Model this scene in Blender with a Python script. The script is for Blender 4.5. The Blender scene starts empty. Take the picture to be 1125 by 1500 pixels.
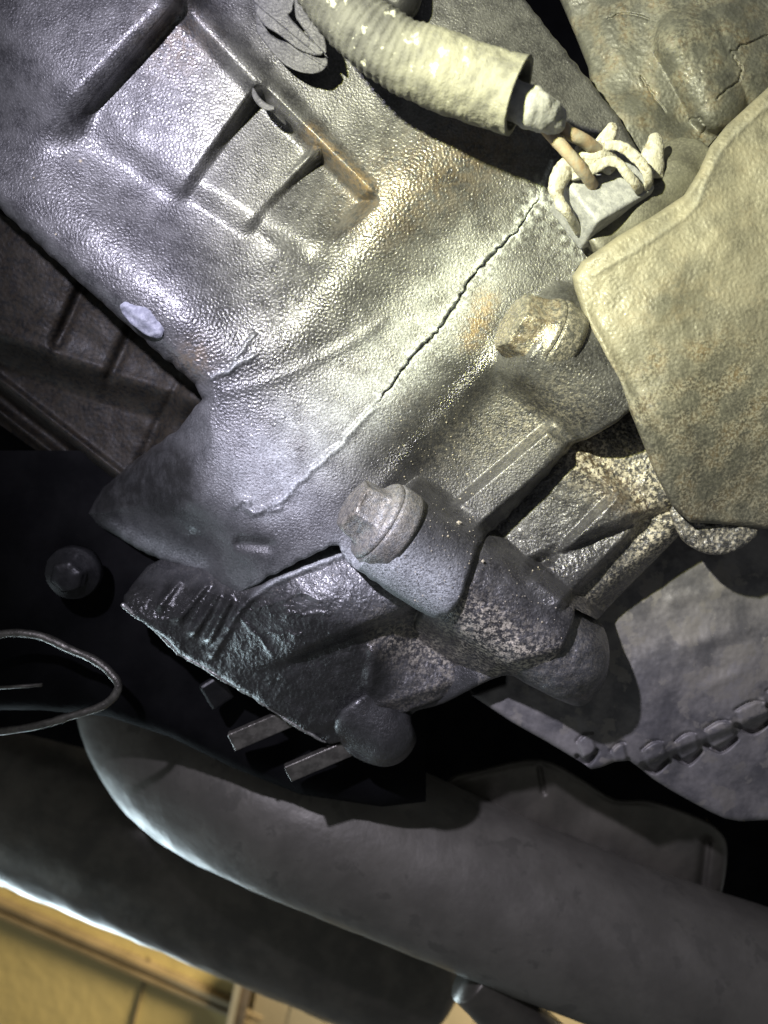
import bpy, bmesh, math, random
import numpy as np
from mathutils import Matrix, Vector, Euler

# ------------------------------------------------------------------ camera, world, lamps, exposure
SC = bpy.context.scene
COL = SC.collection
F = 1083.0                       # photograph's focal length in its own pixels (26 mm equivalent phone lens)
D0 = 0.26                        # metres from the lens to the casting's reference plane
S = D0 / F                       # one unit = one photo pixel on that plane
R = math.radians
CAM = Matrix.Translation((0, 0, 1.25)) @ Euler((R(90 + 18), 0, 0)).to_matrix().to_4x4() @ Matrix.Rotation(R(-12), 4, 'Z')

cd = bpy.data.cameras.new('camera'); cam = bpy.data.objects.new('camera', cd); COL.objects.link(cam)
cam.matrix_world = CAM
cd.sensor_fit = 'VERTICAL'; cd.sensor_height = 36; cd.lens = 36 * F / 1500
cd.clip_start = 0.01; cd.clip_end = 50
cd.dof.use_dof = True; cd.dof.focus_distance = 0.262; cd.dof.aperture_fstop = 9.5
SC.camera = cam

def W(px, py, h):
    """photo pixel + height h (pixel units toward the lens from the reference plane) -> rig coordinates, metres"""
    k = 1 - h / F
    return Vector(((px - 562.5) * k * S, (750 - py) * k * S, -(F - h) * S))

wd = bpy.data.worlds.new('World'); SC.world = wd; wd.use_nodes = True
bg = wd.node_tree.nodes['Background']; bg.inputs[0].default_value = (0.62, 0.64, 0.66, 1); bg.inputs[1].default_value = 0.14

def lamp(name, kind, pos, aim, energy, color, **kw):
    ld = bpy.data.lights.new(name, kind); ld.energy = energy; ld.color = color
    for k, v in kw.items(): setattr(ld, k, v)
    o = bpy.data.objects.new(name, ld); COL.objects.link(o)
    p = CAM @ Vector(pos); q = CAM @ Vector(aim)
    o.matrix_world = Matrix.Translation(p) @ (q - p).to_track_quat('-Z', 'Y').to_matrix().to_4x4()
    return o
TORCH = (-0.112, 0.132, -0.012)  # torch out of view, assumed from the shadows and the beam's colour
lamp('torch', 'SPOT', TORCH, W(630, 400, 0), 7.4, (0.84, 0.81, 1.0), spot_size=R(88), spot_blend=0.9, shadow_soft_size=0.0045)
lamp('torch_core', 'SPOT', (TORCH[0] + .004, TORCH[1] - .003, TORCH[2]), W(800, 300, 0), 6.6, (1.0, 1.0, 0.22), spot_size=R(54), spot_blend=1.0, shadow_soft_size=0.0045)  # second lamp added beside it for the beam's yellow core
# assumed lamps, none in view: a warm one by the wall, a cool one low at left behind the pipes
lamp('assumed_wall_light', 'AREA', (0.75, -0.25, -1.10), (-0.3, -1.0, -1.75), 36.0, (1.0, 0.83, 0.55), size=0.5)  # unseen warm lamp, assumed, placed to light the wall
lamp('assumed_rim_light', 'AREA', (-0.98, -1.12, -1.25), (-0.46, -0.84, -0.26), 13.0, (0.72, 0.90, 1.0), shape='RECTANGLE', size=1.0, size_y=0.3)  # unseen cool lamp, assumed, placed to give the pipes their rim highlights

lamp('cool_edge_fill', 'AREA', (-1.15, -0.90, -0.22), W(300, 900, -120), 1.3, (0.78, 0.92, 1.0), shape='RECTANGLE', size=0.5, size_y=0.8)  # added unseen lamp: cool fill on edges facing lower left

SC.view_settings.view_transform = 'Standard'; SC.view_settings.look = 'None'
SC.view_settings.exposure = 0.36; SC.view_settings.gamma = 1.0
SC.render.engine = 'CYCLES'
SC.cycles.use_denoising = True
SC.cycles.max_bounces = 5
rng = np.random.default_rng(7)

# ------------------------------------------------------------------ numeric helpers
def sstep(a, b, x):
    t = np.clip((x - a) / (b - a), 0, 1); return t * t * (3 - 2 * t)
def smax(a, b, k):
    h = np.clip(0.5 + 0.5 * (a - b) / k, 0, 1); return b + (a - b) * h + k * h * (1 - h)
def smin(a, b, k): return -smax(-a, -b, k)
def bump(d, w): return np.exp(-(d / w) ** 2)

def grid(x0, x1, y0, y1, s):
    return np.meshgrid(np.arange(x0, x1 + s, s, dtype=np.float32), np.arange(y0, y1 + s, s, dtype=np.float32))

def band(shape, step, lam, spread=0.45):
    """band limited noise of wavelength lam, unit deviation"""
    ny, nx = shape
    fy = np.fft.fftfreq(ny, step)[:, None]; fx = np.fft.rfftfreq(nx, step)[None, :]
    k = np.sqrt(fx * fx + fy * fy) * lam
    a = np.exp(-((k - 1) / spread) ** 2)
    n = np.fft.irfft2(np.fft.rfft2(rng.standard_normal((ny, nx))) * a, s=(ny, nx))
    return (n / n.std()).astype(np.float32)

def seg(X, Y, a, b):
    """distance to the segment, position along it (unclamped, px), signed side (+ to the right of a->b on the photo)"""
    ax, ay = a[:2]; bx, by = b[:2]
    L = math.hypot(bx - ax, by - ay); ux, uy = (bx - ax) / L, (by - ay) / L
    t = (X - ax) * ux + (Y - ay) * uy
    side = -(X - ax) * uy + (Y - ay) * ux
    tc = np.clip(t, 0, L)
    return np.hypot(X - ax - tc * ux, Y - ay - tc * uy), t, side

def pline(X, Y, pts):
    """distance to a polyline and arc position 0..1"""
    best = np.full(X.shape, 1e9, np.float32); pos = np.zeros(X.shape, np.float32)
    Ls = [math.hypot(pts[i + 1][0] - pts[i][0], pts[i + 1][1] - pts[i][1]) for i in range(len(pts) - 1)]
    T = sum(Ls); acc = 0
    for i in range(len(pts) - 1):
        d, t, _ = seg(X, Y, pts[i], pts[i + 1])
        m = d < best
        best = np.where(m, d, best); pos = np.where(m, (acc + np.clip(t, 0, Ls[i])) / T, pos); acc += Ls[i]
    return best, pos

def sdf(X, Y, pts):
    """signed distance to a polygon, positive inside"""
    d = np.full(X.shape, 1e9, np.float32); ins = np.zeros(X.shape, bool)
    n = len(pts)
    for i in range(n):
        a, b = pts[i], pts[(i + 1) % n]
        d = np.minimum(d, seg(X, Y, a, b)[0])
        (x1, y1), (x2, y2) = a[:2], b[:2]
        if y1 != y2:
            c = ((y1 > Y) != (y2 > Y)) & (X < (x2 - x1) * (Y - y1) / (y2 - y1) + x1)
            ins ^= c
    return np.where(ins, d, -d)

def curve(pts, n=8, closed=False):
    """Catmull-Rom through the points"""
    P = [np.array(p, float) for p in pts]; out = []
    m = len(P)
    for i in range(m if closed else m - 1):
        g = (lambda k: P[k % m]) if closed else (lambda k: P[min(max(k, 0), m - 1)])
        p0, p1, p2, p3 = g(i - 1), g(i), g(i + 1), g(i + 2)
        for j in range(n):
            t = j / n
            out.append(0.5 * (2 * p1 + (p2 - p0) * t + (2 * p0 - 5 * p1 + 4 * p2 - p3) * t * t + (3 * p1 - p0 - 3 * p2 + p3) * t ** 3))
    if not closed: out.append(P[-1])
    return out

def jag(pts, amp, n=6, seed=1):
    r = random.Random(seed); out = []
    for i in range(len(pts) - 1):
        for j in range(n):
            t = j / n
            a = amp if (i or j) else 0
            out.append((pts[i][0] + (pts[i + 1][0] - pts[i][0]) * t + r.uniform(-a, a), pts[i][1] + (pts[i + 1][1] - pts[i][1]) * t + r.uniform(-a, a)))
    return out + [tuple(pts[-1][:2])]

def rbf(X, Y, pts):
    """thin plate surface through (x, y, h) points"""
    P = np.array(pts, float); n = len(P); sc = 300.0
    x, y, h = P[:, 0] / sc, P[:, 1] / sc, P[:, 2]
    d2 = (x[:, None] - x) ** 2 + (y[:, None] - y) ** 2
    K = np.where(d2 > 0, 0.5 * d2 * np.log(d2 + 1e-20), 0) + np.eye(n) * 0.004
    A = np.zeros((n + 3, n + 3)); A[:n, :n] = K
    A[:n, n] = A[n, :n] = 1; A[:n, n + 1] = A[n + 1, :n] = x; A[:n, n + 2] = A[n + 2, :n] = y
    w = np.linalg.solve(A, np.concatenate([h, [0, 0, 0]])).astype(np.float32)
    Xs, Ys = X / sc, Y / sc
    H = w[n] + w[n + 1] * Xs + w[n + 2] * Ys
    for i in range(n):
        q = (Xs - np.float32(x[i])) ** 2 + (Ys - np.float32(y[i])) ** 2 + np.float32(1e-12)
        H += w[i] * 0.5 * q * np.log(q)
    return H.astype(np.float32)

def capsule(X, Y, a, b, ra, rb, round_end=True):
    """height of a round bar lying from a to b, each (x, y, h); outside it falls away steeply"""
    d, t, side = seg(X, Y, a, b)
    L = math.hypot(b[0] - a[0], b[1] - a[1])
    u = np.clip(t / L, 0, 1)
    if not round_end: d = np.abs(side)
    r = ra + (rb - ra) * u; hc = a[2] + (b[2] - a[2]) * u
    dd = np.minimum(d, 0.93 * r)
    return hc + np.sqrt(r * r - dd * dd) - np.maximum(d - 0.93 * r, 0) * 3.5

def vhash(i, j, k):
    n = (i * 374761393 + j * 668265263 + k * 1274126177) & 0xffffffff
    n = ((n ^ (n >> 13)) * 1103515245) & 0xffffffff
    return ((n ^ (n >> 16)) & 0xffff) / 32767.5 - 1
def vnoise(P):
    P = np.asarray(P, float); f = np.floor(P).astype(np.int64); t = P - f; t = t * t * (3 - 2 * t)
    o = 0
    for a in (0, 1):
        for b in (0, 1):
            for c in (0, 1):
                w = (t[:, 0] if a else 1 - t[:, 0]) * (t[:, 1] if b else 1 - t[:, 1]) * (t[:, 2] if c else 1 - t[:, 2])
                o = o + w * vhash(f[:, 0] + a, f[:, 1] + b, f[:, 2] + c)
    return o

# ------------------------------------------------------------------ object helpers
def tag(o, label=None, cat=None, group=None, kind=None):
    if label: o['label'] = label
    if cat: o['category'] = cat
    if group: o['group'] = group
    if kind: o['kind'] = kind
    return o
def thing(name, at, label, cat, group=None):
    """an Empty at the thing's base; 'at' in rig coordinates"""
    o = bpy.data.objects.new(name, None); COL.objects.link(o); o.empty_display_size = 0.01
    o.matrix_world = CAM @ Matrix.Translation(at); o['_at'] = tuple(at)
    return tag(o, label, cat, group)
def link(name, me, mat, parent=None, at=None):
    o = bpy.data.objects.new(name, me); COL.objects.link(o)
    me.materials.append(mat)
    if parent is not None:
        o.parent = parent
    else:
        o.matrix_world = CAM @ Matrix.Translation(at)
    return o
def origin_of(parent, at):
    """rig position of the object whose space the vertices are written in"""
    while parent is not None and '_at' not in parent: parent = parent.parent
    return np.array(parent['_at'] if parent is not None else at, float)
def mesh(name, V, faces, mat, parent=None, at=None, smooth=True, attrs=None):
    """V: rig coordinates (n x 3 array)"""
    V = np.asarray(V, float)
    if parent is None and at is None: at = V.mean(axis=0)
    Vl = (V - origin_of(parent, at)).astype(np.float32)
    me = bpy.data.meshes.new(name)
    if isinstance(faces, np.ndarray):
        n = len(faces); me.vertices.add(len(Vl)); me.vertices.foreach_set('co', Vl.ravel())
        me.loops.add(n * 4); me.loops.foreach_set('vertex_index', faces.astype(np.int32).ravel())
        me.polygons.add(n); me.polygons.foreach_set('loop_start', np.arange(0, n * 4, 4, dtype=np.int32))
        me.update(calc_edges=True)
    else:
        me.from_pydata([tuple(v) for v in Vl], [], [tuple(int(i) for i in f) for f in faces]); me.update()
    me.polygons.foreach_set('use_smooth', np.full(len(me.polygons), smooth))
    for k, a in (attrs or {}).items():
        me.attributes.new(k, 'FLOAT', 'POINT').data.foreach_set('value', np.asarray(a, np.float32).ravel())
    me.validate()
    o = link(name, me, mat, parent, at)
    if parent is None: o['_at'] = tuple(at)
    return o

def relief(name, X, Y, H, mat, hb=0, sd=None, back=-60, parent=None, attrs=None):
    """a solid whose front is the height field H over plane coordinates (X, Y) at base height hb, cut to sd > 0, with side walls"""
    ny, nx = X.shape; step = float(X[0, 1] - X[0, 0])
    X = X.astype(np.float64).copy(); Y = Y.astype(np.float64).copy(); H = H.astype(np.float64)
    idx = np.arange(ny * nx).reshape(ny, nx)
    q = np.stack([idx[:-1, :-1], idx[1:, :-1], idx[1:, 1:], idx[:-1, 1:]], -1).reshape(-1, 4)
    if sd is not None:
        ins = (sd > 0).ravel()
        q = q[ins[q].any(axis=1)]
        gy, gx = np.gradient(sd.astype(np.float64), step)
        gl = np.maximum(np.hypot(gx, gy), 0.3)
        out = sd < 0
        m = np.where(out, np.clip(-sd, 0, 1.5 * step), 0)
        X += m * gx / gl; Y += m * gy / gl
    used = np.zeros(ny * nx, bool); used[q.ravel()] = True
    remap = np.cumsum(used) - 1
    q = remap[q]; n0 = int(used.sum())
    x, y, h = X.ravel()[used], Y.ravel()[used], H.ravel()[used]
    e = np.concatenate([q[:, [0, 1]], q[:, [1, 2]], q[:, [2, 3]], q[:, [3, 0]]])
    code = e[:, 0].astype(np.int64) * n0 + e[:, 1]; rev = e[:, 1].astype(np.int64) * n0 + e[:, 0]
    be = e[~np.isin(code, rev)]
    rim = np.unique(be); ri = {int(v): i for i, v in enumerate(rim)}
    m_ = np.full(n0, -1); m_[rim] = np.arange(len(rim))
    nr = len(rim)
    top = n0 + m_[be]; bot = n0 + nr + m_[be]
    walls = np.stack([be[:, 1] * 0 + top[:, 1], top[:, 0], bot[:, 0], bot[:, 1]], -1)
    xs = np.concatenate([x, x[rim], x[rim]]); ys = np.concatenate([y, y[rim], y[rim]])
    hs = np.concatenate([h, h[rim], np.minimum(h[rim] - 2, back)])
    u = (1 - hb / F)
    hw = hb + hs * u                                     # true height of every vertex
    kf = 1 - hw / F                                      # front: the outline is where the photograph has it at its own depth
    wall = kf[n0:n0 + nr]                                # straight side walls, drawn in where they would face the lens
    if sd is not None:
        ox = -(gx / gl).ravel()[used][rim]; oy = -(gy / gl).ravel()[used][rim]
        faces_lens = ((x[rim] - 562.5) * ox + (y[rim] - 750) * oy) < 40
        wall = np.where(faces_lens, kf[n0 + nr:], wall)
    kf[n0 + nr:] = wall
    V = np.stack([(xs - 562.5) * kf * S, (750 - ys) * kf * S, -(F - hw) * S], -1)
    at_ = {kk: np.concatenate([a.ravel()[used], a.ravel()[used][rim], a.ravel()[used][rim]]) for kk, a in (attrs or {}).items()}
    return mesh(name, V, np.concatenate([q, walls]), mat, parent, None, True, at_)

def rnd(sd, r):
    """how far a rounded edge of radius r drops at distance sd from the outline"""
    c = np.clip(sd, 0, r); return r - np.sqrt(np.maximum(r * r - (r - c) ** 2, 0))

def sweep(name, path, radius, mat, parent=None, ns=24, ends=True, rough=0, rlam=20, flat=1.0, seed=0, at=None, twist=0, fold=None):
    """tube along path of (px, py, h); radius: number or list per path point, in units; flat < 1 squashes the section"""
    P = np.array([W(*p) for p in path], float); n = len(P)
    rad = np.array([radius] * n if np.isscalar(radius) else radius, float) * S
    T = np.gradient(P, axis=0)
    if fold: T = np.concatenate([np.gradient(P[:fold], axis=0), -np.gradient(P[fold:], axis=0)])
    T /= np.linalg.norm(T, axis=1)[:, None] + 1e-12
    N = np.cross(T[0], (0, 0, 1.0)); N /= np.linalg.norm(N) + 1e-12
    V = []
    for i in range(n):
        N = N - T[i] * N.dot(T[i]); N /= np.linalg.norm(N)
        B = np.cross(T[i], N)
        for j in range(ns):
            a = 2 * math.pi * j / ns + twist
            V.append(P[i] + rad[i] * (math.cos(a) * N + flat * math.sin(a) * B))
    V = np.array(V)
    if rough:
        C = np.repeat(P, ns, axis=0); D = V - C; L = np.linalg.norm(D, axis=1)[:, None] + 1e-12
        nz = vnoise(V / (rlam * S) + seed) + 0.5 * vnoise(V / (rlam * S) * 2.3 + seed + 9)
        V = V + D / L * nz[:, None] * rough * S
    Fc = [(i * ns + j, (i + 1) * ns + j, (i + 1) * ns + (j + 1) % ns, i * ns + (j + 1) % ns) for i in range(n - 1) for j in range(ns)]
    if ends:
        Fc.append(tuple(range(ns))); Fc.append(tuple(reversed(range((n - 1) * ns, n * ns))))
    return mesh(name, V, Fc, mat, parent, at)

def turned(name, p0, p1, prof, mat, parent=None, nt=72, hexr=None, rough=0, rlam=12, seed=0, spin=0.0):
    """lathe along p0 -> p1 (px, py, h); prof: (z 0..1, radius, hexness 0..1)"""
    A = np.array(W(*p0), float); B = np.array(W(*p1), float)
    ax = B - A; u = ax / np.linalg.norm(ax)
    n = np.cross(u, (0, 0, 1.0)); n /= np.linalg.norm(n); b = np.cross(u, n)
    V = []
    for z, r, hx in prof:
        for j in range(nt):
            a = 2 * math.pi * j / nt
            c = ((a + spin) % (math.pi / 3)) - math.pi / 6
            k = (1 - hx) + hx * min(0.87 / math.cos(c), 0.985)
            V.append(A + ax * z + r * S * k * (math.cos(a) * n + math.sin(a) * b))
    V = np.array(V)
    if rough:
        nz = vnoise(V / (rlam * S) + seed) + 0.6 * vnoise(V / (rlam * S) * 2.1 + seed + 5)
        C = A + np.outer((V - A) @ u, u); D = V - C; L = np.linalg.norm(D, axis=1)[:, None] + 1e-9
        V = V + (D / L * 0.8 - u * 0.5) * nz[:, None] * rough * S
    m = len(prof)
    Fc = [(i * nt + j, i * nt + (j + 1) % nt, (i + 1) * nt + (j + 1) % nt, (i + 1) * nt + j) for i in range(m - 1) for j in range(nt)]
    Fc.append(tuple(reversed(range(nt)))); Fc.append(tuple(range((m - 1) * nt, m * nt)))
    return mesh(name, V, Fc, mat, parent)

def block(name, c, dims, ang, mat, parent=None, bevel=2.0, tilt=(0, 0), rough=0, seed=0, cuts=0):
    """bevelled box centred at c (px, py, h); dims in units (along, across, deep); ang: turn on the photo, degrees clockwise"""
    bm = bmesh.new(); bmesh.ops.create_cube(bm, size=1)
    bmesh.ops.scale(bm, vec=Vector(dims) * S, verts=bm.verts)
    if bevel: bmesh.ops.bevel(bm, geom=bm.edges[:] + bm.verts[:], offset=bevel * S, segments=3, affect='EDGES', profile=0.6)
    if cuts: bmesh.ops.subdivide_edges(bm, edges=[e for e in bm.edges if e.calc_length() > 6 * S], cuts=cuts, use_grid_fill=True)
    M = Matrix.Translation(W(*c)) @ Matrix.Rotation(R(-ang), 4, 'Z') @ Matrix.Rotation(R(tilt[0]), 4, 'X') @ Matrix.Rotation(R(tilt[1]), 4, 'Y')
    bm.verts.ensure_lookup_table()
    V = np.array([M @ v.co for v in bm.verts]); Fc = [[v.index for v in f.verts] for f in bm.faces]
    bm.free()
    if rough:
        nz = np.stack([vnoise(V / (14 * S) + seed + i * 7) for i in range(3)], -1); V = V + nz * rough * S
    return mesh(name, V, Fc, mat, parent, smooth=bool(rough))

# ------------------------------------------------------------------ materials
class NT:
    def __init__(s, name):
        s.m = bpy.data.materials.new(name); s.m.use_nodes = True; s.t = s.m.node_tree
        s.b = s.t.nodes['Principled BSDF']; s.co = s.t.nodes.new('ShaderNodeTexCoord').outputs['Object']
    def put(s, sock, v):
        if hasattr(v, 'links'): s.t.links.new(v, sock)
        else: sock.default_value = v if not isinstance(v, tuple) else (*v, 1)[:4]
    def node(s, t, out=0, **kw):
        n = s.t.nodes.new(t)
        for k, v in kw.items(): setattr(n, k, v)
        return n
    def noise(s, mm, detail=3, rough=0.55, dist=0.0, seed=0.0):
        n = s.node('ShaderNodeTexNoise'); s.t.links.new(s.co, n.inputs['Vector'])
        n.inputs['Scale'].default_value = 1000.0 / mm; n.inputs['Detail'].default_value = detail
        n.inputs['Roughness'].default_value = rough; n.inputs['Distortion'].default_value = dist
        return n.outputs['Fac']
    def voro(s, mm, feat='SMOOTH_F1'):
        n = s.node('ShaderNodeTexVoronoi', feature=feat); s.t.links.new(s.co, n.inputs['Vector'])
        n.inputs['Scale'].default_value = 1000.0 / mm
        return n.outputs['Distance']
    def attr(s, name):
        n = s.node('ShaderNodeAttribute', attribute_name=name); return n.outputs['Fac']
    def ramp(s, f, a, b, lo=0.0, hi=1.0):
        n = s.node('ShaderNodeMapRange', interpolation_type='SMOOTHSTEP'); s.t.links.new(f, n.inputs[0])
        n.inputs[1].default_value = a; n.inputs[2].default_value = b; n.inputs[3].default_value = lo; n.inputs[4].default_value = hi
        return n.outputs[0]
    def math(s, op, a, b=0.0):
        n = s.node('ShaderNodeMath', operation=op); s.put(n.inputs[0], a); s.put(n.inputs[1], b); return n.outputs[0]
    def mix(s, f, a, b):
        n = s.node('ShaderNodeMix', data_type='RGBA'); s.put(n.inputs[0], f); s.put(n.inputs[6], a); s.put(n.inputs[7], b); return n.outputs[2]
    def bump(s, h, dist_mm, strength=1.0, nrm=None):
        n = s.node('ShaderNodeBump'); n.inputs['Strength'].default_value = 1.0
        s.put(n.inputs['Strength'], strength); n.inputs['Distance'].default_value = dist_mm / 1000
        s.t.links.new(h, n.inputs['Height'])
        if nrm is not None: s.t.links.new(nrm, n.inputs['Normal'])
        return n.outputs['Normal']
    def done(s, color, rough, nrm=None, metal=0.0, spec=0.5, coat=0.0, coat_rough=0.2):
        s.put(s.b.inputs['Base Color'], color); s.put(s.b.inputs['Roughness'], rough); s.put(s.b.inputs['Metallic'], metal)
        s.put(s.b.inputs['Specular IOR Level'], spec); s.put(s.b.inputs['Coat Weight'], coat); s.b.inputs['Coat Roughness'].default_value = coat_rough
        if nrm is not None: s.t.links.new(nrm, s.b.inputs['Normal'])
        return s.m

def cast_metal(name, dark=(0.036, 0.036, 0.038), mid=(0.085, 0.085, 0.086), grain=1.0, crumb=0.0, dirt_mm=1.5, spec=0.6, crumb_col=(0.46, 0.42, 0.33), rough=(0.36, 0.54), metal=0.4, film=0.22):
    """oily sand-cast aluminium; attributes residue, rust, wet mark its stains and some painted light and shade"""
    s = NT(name)
    blot = s.noise(9, 5, 0.6); fine = s.noise(0.9, 3, 0.6)
    c = s.mix(s.ramp(blot, 0.35, 0.65), dark, mid)
    c = s.mix(s.ramp(fine, 0.42, 0.7, 0, 0.4), c, tuple(min(1.0, v * 1.9) for v in mid))
    res = s.attr('residue'); crust = s.ramp(s.noise(0.8, 4, 0.7, 0.6), 0.34, 0.62)
    resf = s.math('MULTIPLY', res, s.math('ADD', s.math('MULTIPLY', crust, 0.75), 0.25))
    c = s.mix(resf, c, (0.50, 0.53, 0.54))
    ru = s.math('MULTIPLY', s.attr('rust'), s.ramp(s.noise(2.2, 4, 0.65), 0.35, 0.6))
    c = s.mix(ru, c, (0.21, 0.135, 0.05))
    c = s.mix(s.math('MULTIPLY', s.attr('mud'), s.ramp(blot, 0.25, 0.6, 0.55, 1.0)), c, crumb_col)
    dirt = s.attr('dirt')
    df = s.math('MULTIPLY', dirt, s.ramp(s.noise(dirt_mm, 6, 0.72), 0.46, 0.58))
    c = s.mix(df, c, crumb_col)
    if crumb:
        sp = s.ramp(s.noise(0.55, 2, 0.5), 0.66, 0.72, 0, crumb); c = s.mix(sp, c, crumb_col)
    oil_shade = s.math('MULTIPLY', s.attr('oil_shade'), s.ramp(s.noise(6, 4, 0.6), 0.25, 0.6, 0.75, 1.0))
    c = s.mix(oil_shade, c, (0.013, 0.013, 0.013))
    ro = s.ramp(s.noise(4, 4, 0.6), 0.3, 0.7, rough[0], rough[1])
    ro = s.math('SUBTRACT', ro, s.math('MULTIPLY', oil_shade, 0.08))
    ro = s.math('ADD', ro, s.math('MULTIPLY', s.math('MAXIMUM', resf, df), 0.3))
    ro = s.math('SUBTRACT', ro, s.math('MULTIPLY', s.attr('wet'), 0.16))
    g1 = s.voro(0.62); g2 = s.noise(0.45, 2, 0.5); g3 = s.noise(2.6, 3, 0.55)
    h = s.math('ADD', s.math('MULTIPLY', g1, 0.55), s.math('ADD', s.math('MULTIPLY', g2, 0.75), s.math('MULTIPLY', g3, 0.10)))
    h = s.math('ADD', h, s.math('MULTIPLY', resf, 0.5))
    n = s.bump(h, 0.34, grain)
    met = s.math('MULTIPLY', s.math('SUBTRACT', 1.0, s.math('MAXIMUM', s.math('MAXIMUM', resf, oil_shade), s.math('MAXIMUM', df, ru))), metal)
    return s.done(c, ro, n, met, spec, film, 0.16)

M_CAST = cast_metal('oily_cast_aluminium', grain=0.72)
M_CASTB = cast_metal('dusty_cast_aluminium', grain=0.75, crumb=0.7)
M_RUSTY = cast_metal('grimy_corroded_casting', dark=(0.06, 0.058, 0.048), mid=(0.09, 0.088, 0.07), grain=0.4, dirt_mm=0.9, rough=(0.5, 0.65), metal=0.1, film=0.05, crumb_col=(0.20, 0.187, 0.142))
M_CRUST = cast_metal('brown_crusted_casting', dark=(0.05, 0.05, 0.045), mid=(0.075, 0.075, 0.066), grain=0.35, rough=(0.5, 0.65), metal=0.1, film=0.05, crumb_col=(0.125, 0.122, 0.098))
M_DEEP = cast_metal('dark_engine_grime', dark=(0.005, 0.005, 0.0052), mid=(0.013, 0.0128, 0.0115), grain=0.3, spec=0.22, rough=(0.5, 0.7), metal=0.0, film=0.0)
M_BOLT = cast_metal('grimed_bolt_steel', dark=(0.05, 0.05, 0.048), mid=(0.10, 0.098, 0.088), grain=0.85, crumb=0.3, rough=(0.30, 0.46), metal=0.4)

def plain(name, a, b, mm=6, rough=(0.5, 0.7), metal=0.0, bump_mm=0.15, bmm=1.0, spec=0.4, spots=None, mud=None):
    s = NT(name)
    c = s.mix(s.ramp(s.noise(mm, 5, 0.62), 0.35, 0.65), a, b)
    if mud: c = s.mix(s.math('MULTIPLY', s.attr('mud'), s.ramp(s.noise(5, 4, 0.6), 0.3, 0.6, 0.35, 1.0)), c, mud)
    if spots: c = s.mix(s.ramp(s.noise(spots[1], 4, 0.6), spots[2], spots[2] + 0.06), c, spots[0])
    ro = s.ramp(s.noise(mm * 0.6, 4), 0.3, 0.7, rough[0], rough[1])
    n = s.bump(s.math('ADD', s.noise(bmm, 4, 0.6), s.noise(bmm * 4, 3, 0.6)), bump_mm)
    return s.done(c, ro, n, metal, spec)
M_HOSE = plain('dusty_grey_conduit', (0.042, 0.042, 0.044), (0.075, 0.075, 0.074), 7, (0.6, 0.8), 0, 0.25, 0.8, 0.3, ((0.34, 0.34, 0.30), 5, 0.62), mud=(0.18, 0.178, 0.148))
M_TAPE = plain('grey_harness_tape', (0.22, 0.225, 0.23), (0.32, 0.32, 0.32), 3, (0.5, 0.7), 0, 0.2, 1.2)
M_WIRE = plain('dirty_orange_wire', (0.27, 0.25, 0.20), (0.30, 0.22, 0.14), 4, (0.45, 0.6), 0, 0.12, 0.7)
M_PLUG = plain('dusty_pale_plastic', (0.26, 0.25, 0.21), (0.42, 0.41, 0.36), 3, (0.55, 0.75), 0, 0.35, 1.0, 0.4, ((0.22, 0.20, 0.155), 3, 0.56))
M_PLUGG = plain('grey_plug_plastic', (0.17, 0.175, 0.19), (0.27, 0.275, 0.29), 2.5, (0.4, 0.6), 0, 0.15, 0.6)
M_FIN = plain('charcoal_clip_plastic', (0.045, 0.045, 0.052), (0.07, 0.07, 0.078), 5, (0.5, 0.65), 0, 0.15, 0.5)
M_SEAL = plain('blue_grey_sealant', (0.15, 0.155, 0.19), (0.24, 0.25, 0.285), 2, (0.55, 0.7), 0, 0.12, 0.5)
M_PLATE = plain('dull_grey_transfer_case', (0.085, 0.083, 0.086), (0.18, 0.172, 0.166), 16, (0.42, 0.6), 0.1, 0.2, 3.0, 0.4, ((0.18, 0.17, 0.155), 11, 0.54))
M_PIPE = plain('weathered_exhaust_steel', (0.12, 0.113, 0.098), (0.155, 0.146, 0.126), 26, (0.42, 0.56), 0.35, 0.25, 5.0, 0.5, ((0.112, 0.106, 0.092), 14, 0.58))
M_SHIELD = plain('dark_exhaust_steel', (0.085, 0.08, 0.068), (0.13, 0.12, 0.10), 30, (0.34, 0.46), 0.5, 0.3, 8.0)
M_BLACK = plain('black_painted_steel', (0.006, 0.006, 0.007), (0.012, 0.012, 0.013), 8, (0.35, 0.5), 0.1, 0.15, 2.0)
M_LIP = plain('highlit_lip', (0.30, 0.30, 0.29), (0.50, 0.50, 0.48), 3, (0.18, 0.4), 0.85, 0.35, 1.5)  # pale colour paints in the broken highlights along the lip
M_VOID = plain('black_gap_shade', (0.003, 0.003, 0.0035), (0.006, 0.006, 0.0065), 30, (0.85, 0.95), 0, 0.3, 6.0, 0.05)  # near-black colour stands in for deep shade in the gaps
M_EDGE = plain('worn_steel_edge', (0.10, 0.095, 0.085), (0.19, 0.18, 0.16), 5, (0.3, 0.45), 0.7, 0.25, 1.2)
M_WALL = plain('yellow_painted_wall', (0.58, 0.465, 0.19), (0.63, 0.51, 0.22), 300, (0.6, 0.7), 0, 2.0, 30)
M_TRIM = plain('dull_brown_trim', (0.20, 0.155, 0.085), (0.27, 0.21, 0.12), 60, (0.5, 0.6), 0, 0.5, 10)
M_DOOR = plain('beige_door_panel', (0.27, 0.23, 0.15), (0.32, 0.27, 0.18), 200, (0.5, 0.6), 0, 0.5, 10)
M_POST = plain('dark_brown_post', (0.07, 0.055, 0.035), (0.12, 0.09, 0.06), 40, (0.5, 0.6), 0, 0.5, 10)
M_GRIT = plain('pale_grit', (0.36, 0.32, 0.22), (0.45, 0.42, 0.34), 1, (0.6, 0.7), 0, 0.05, 0.3)

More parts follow.
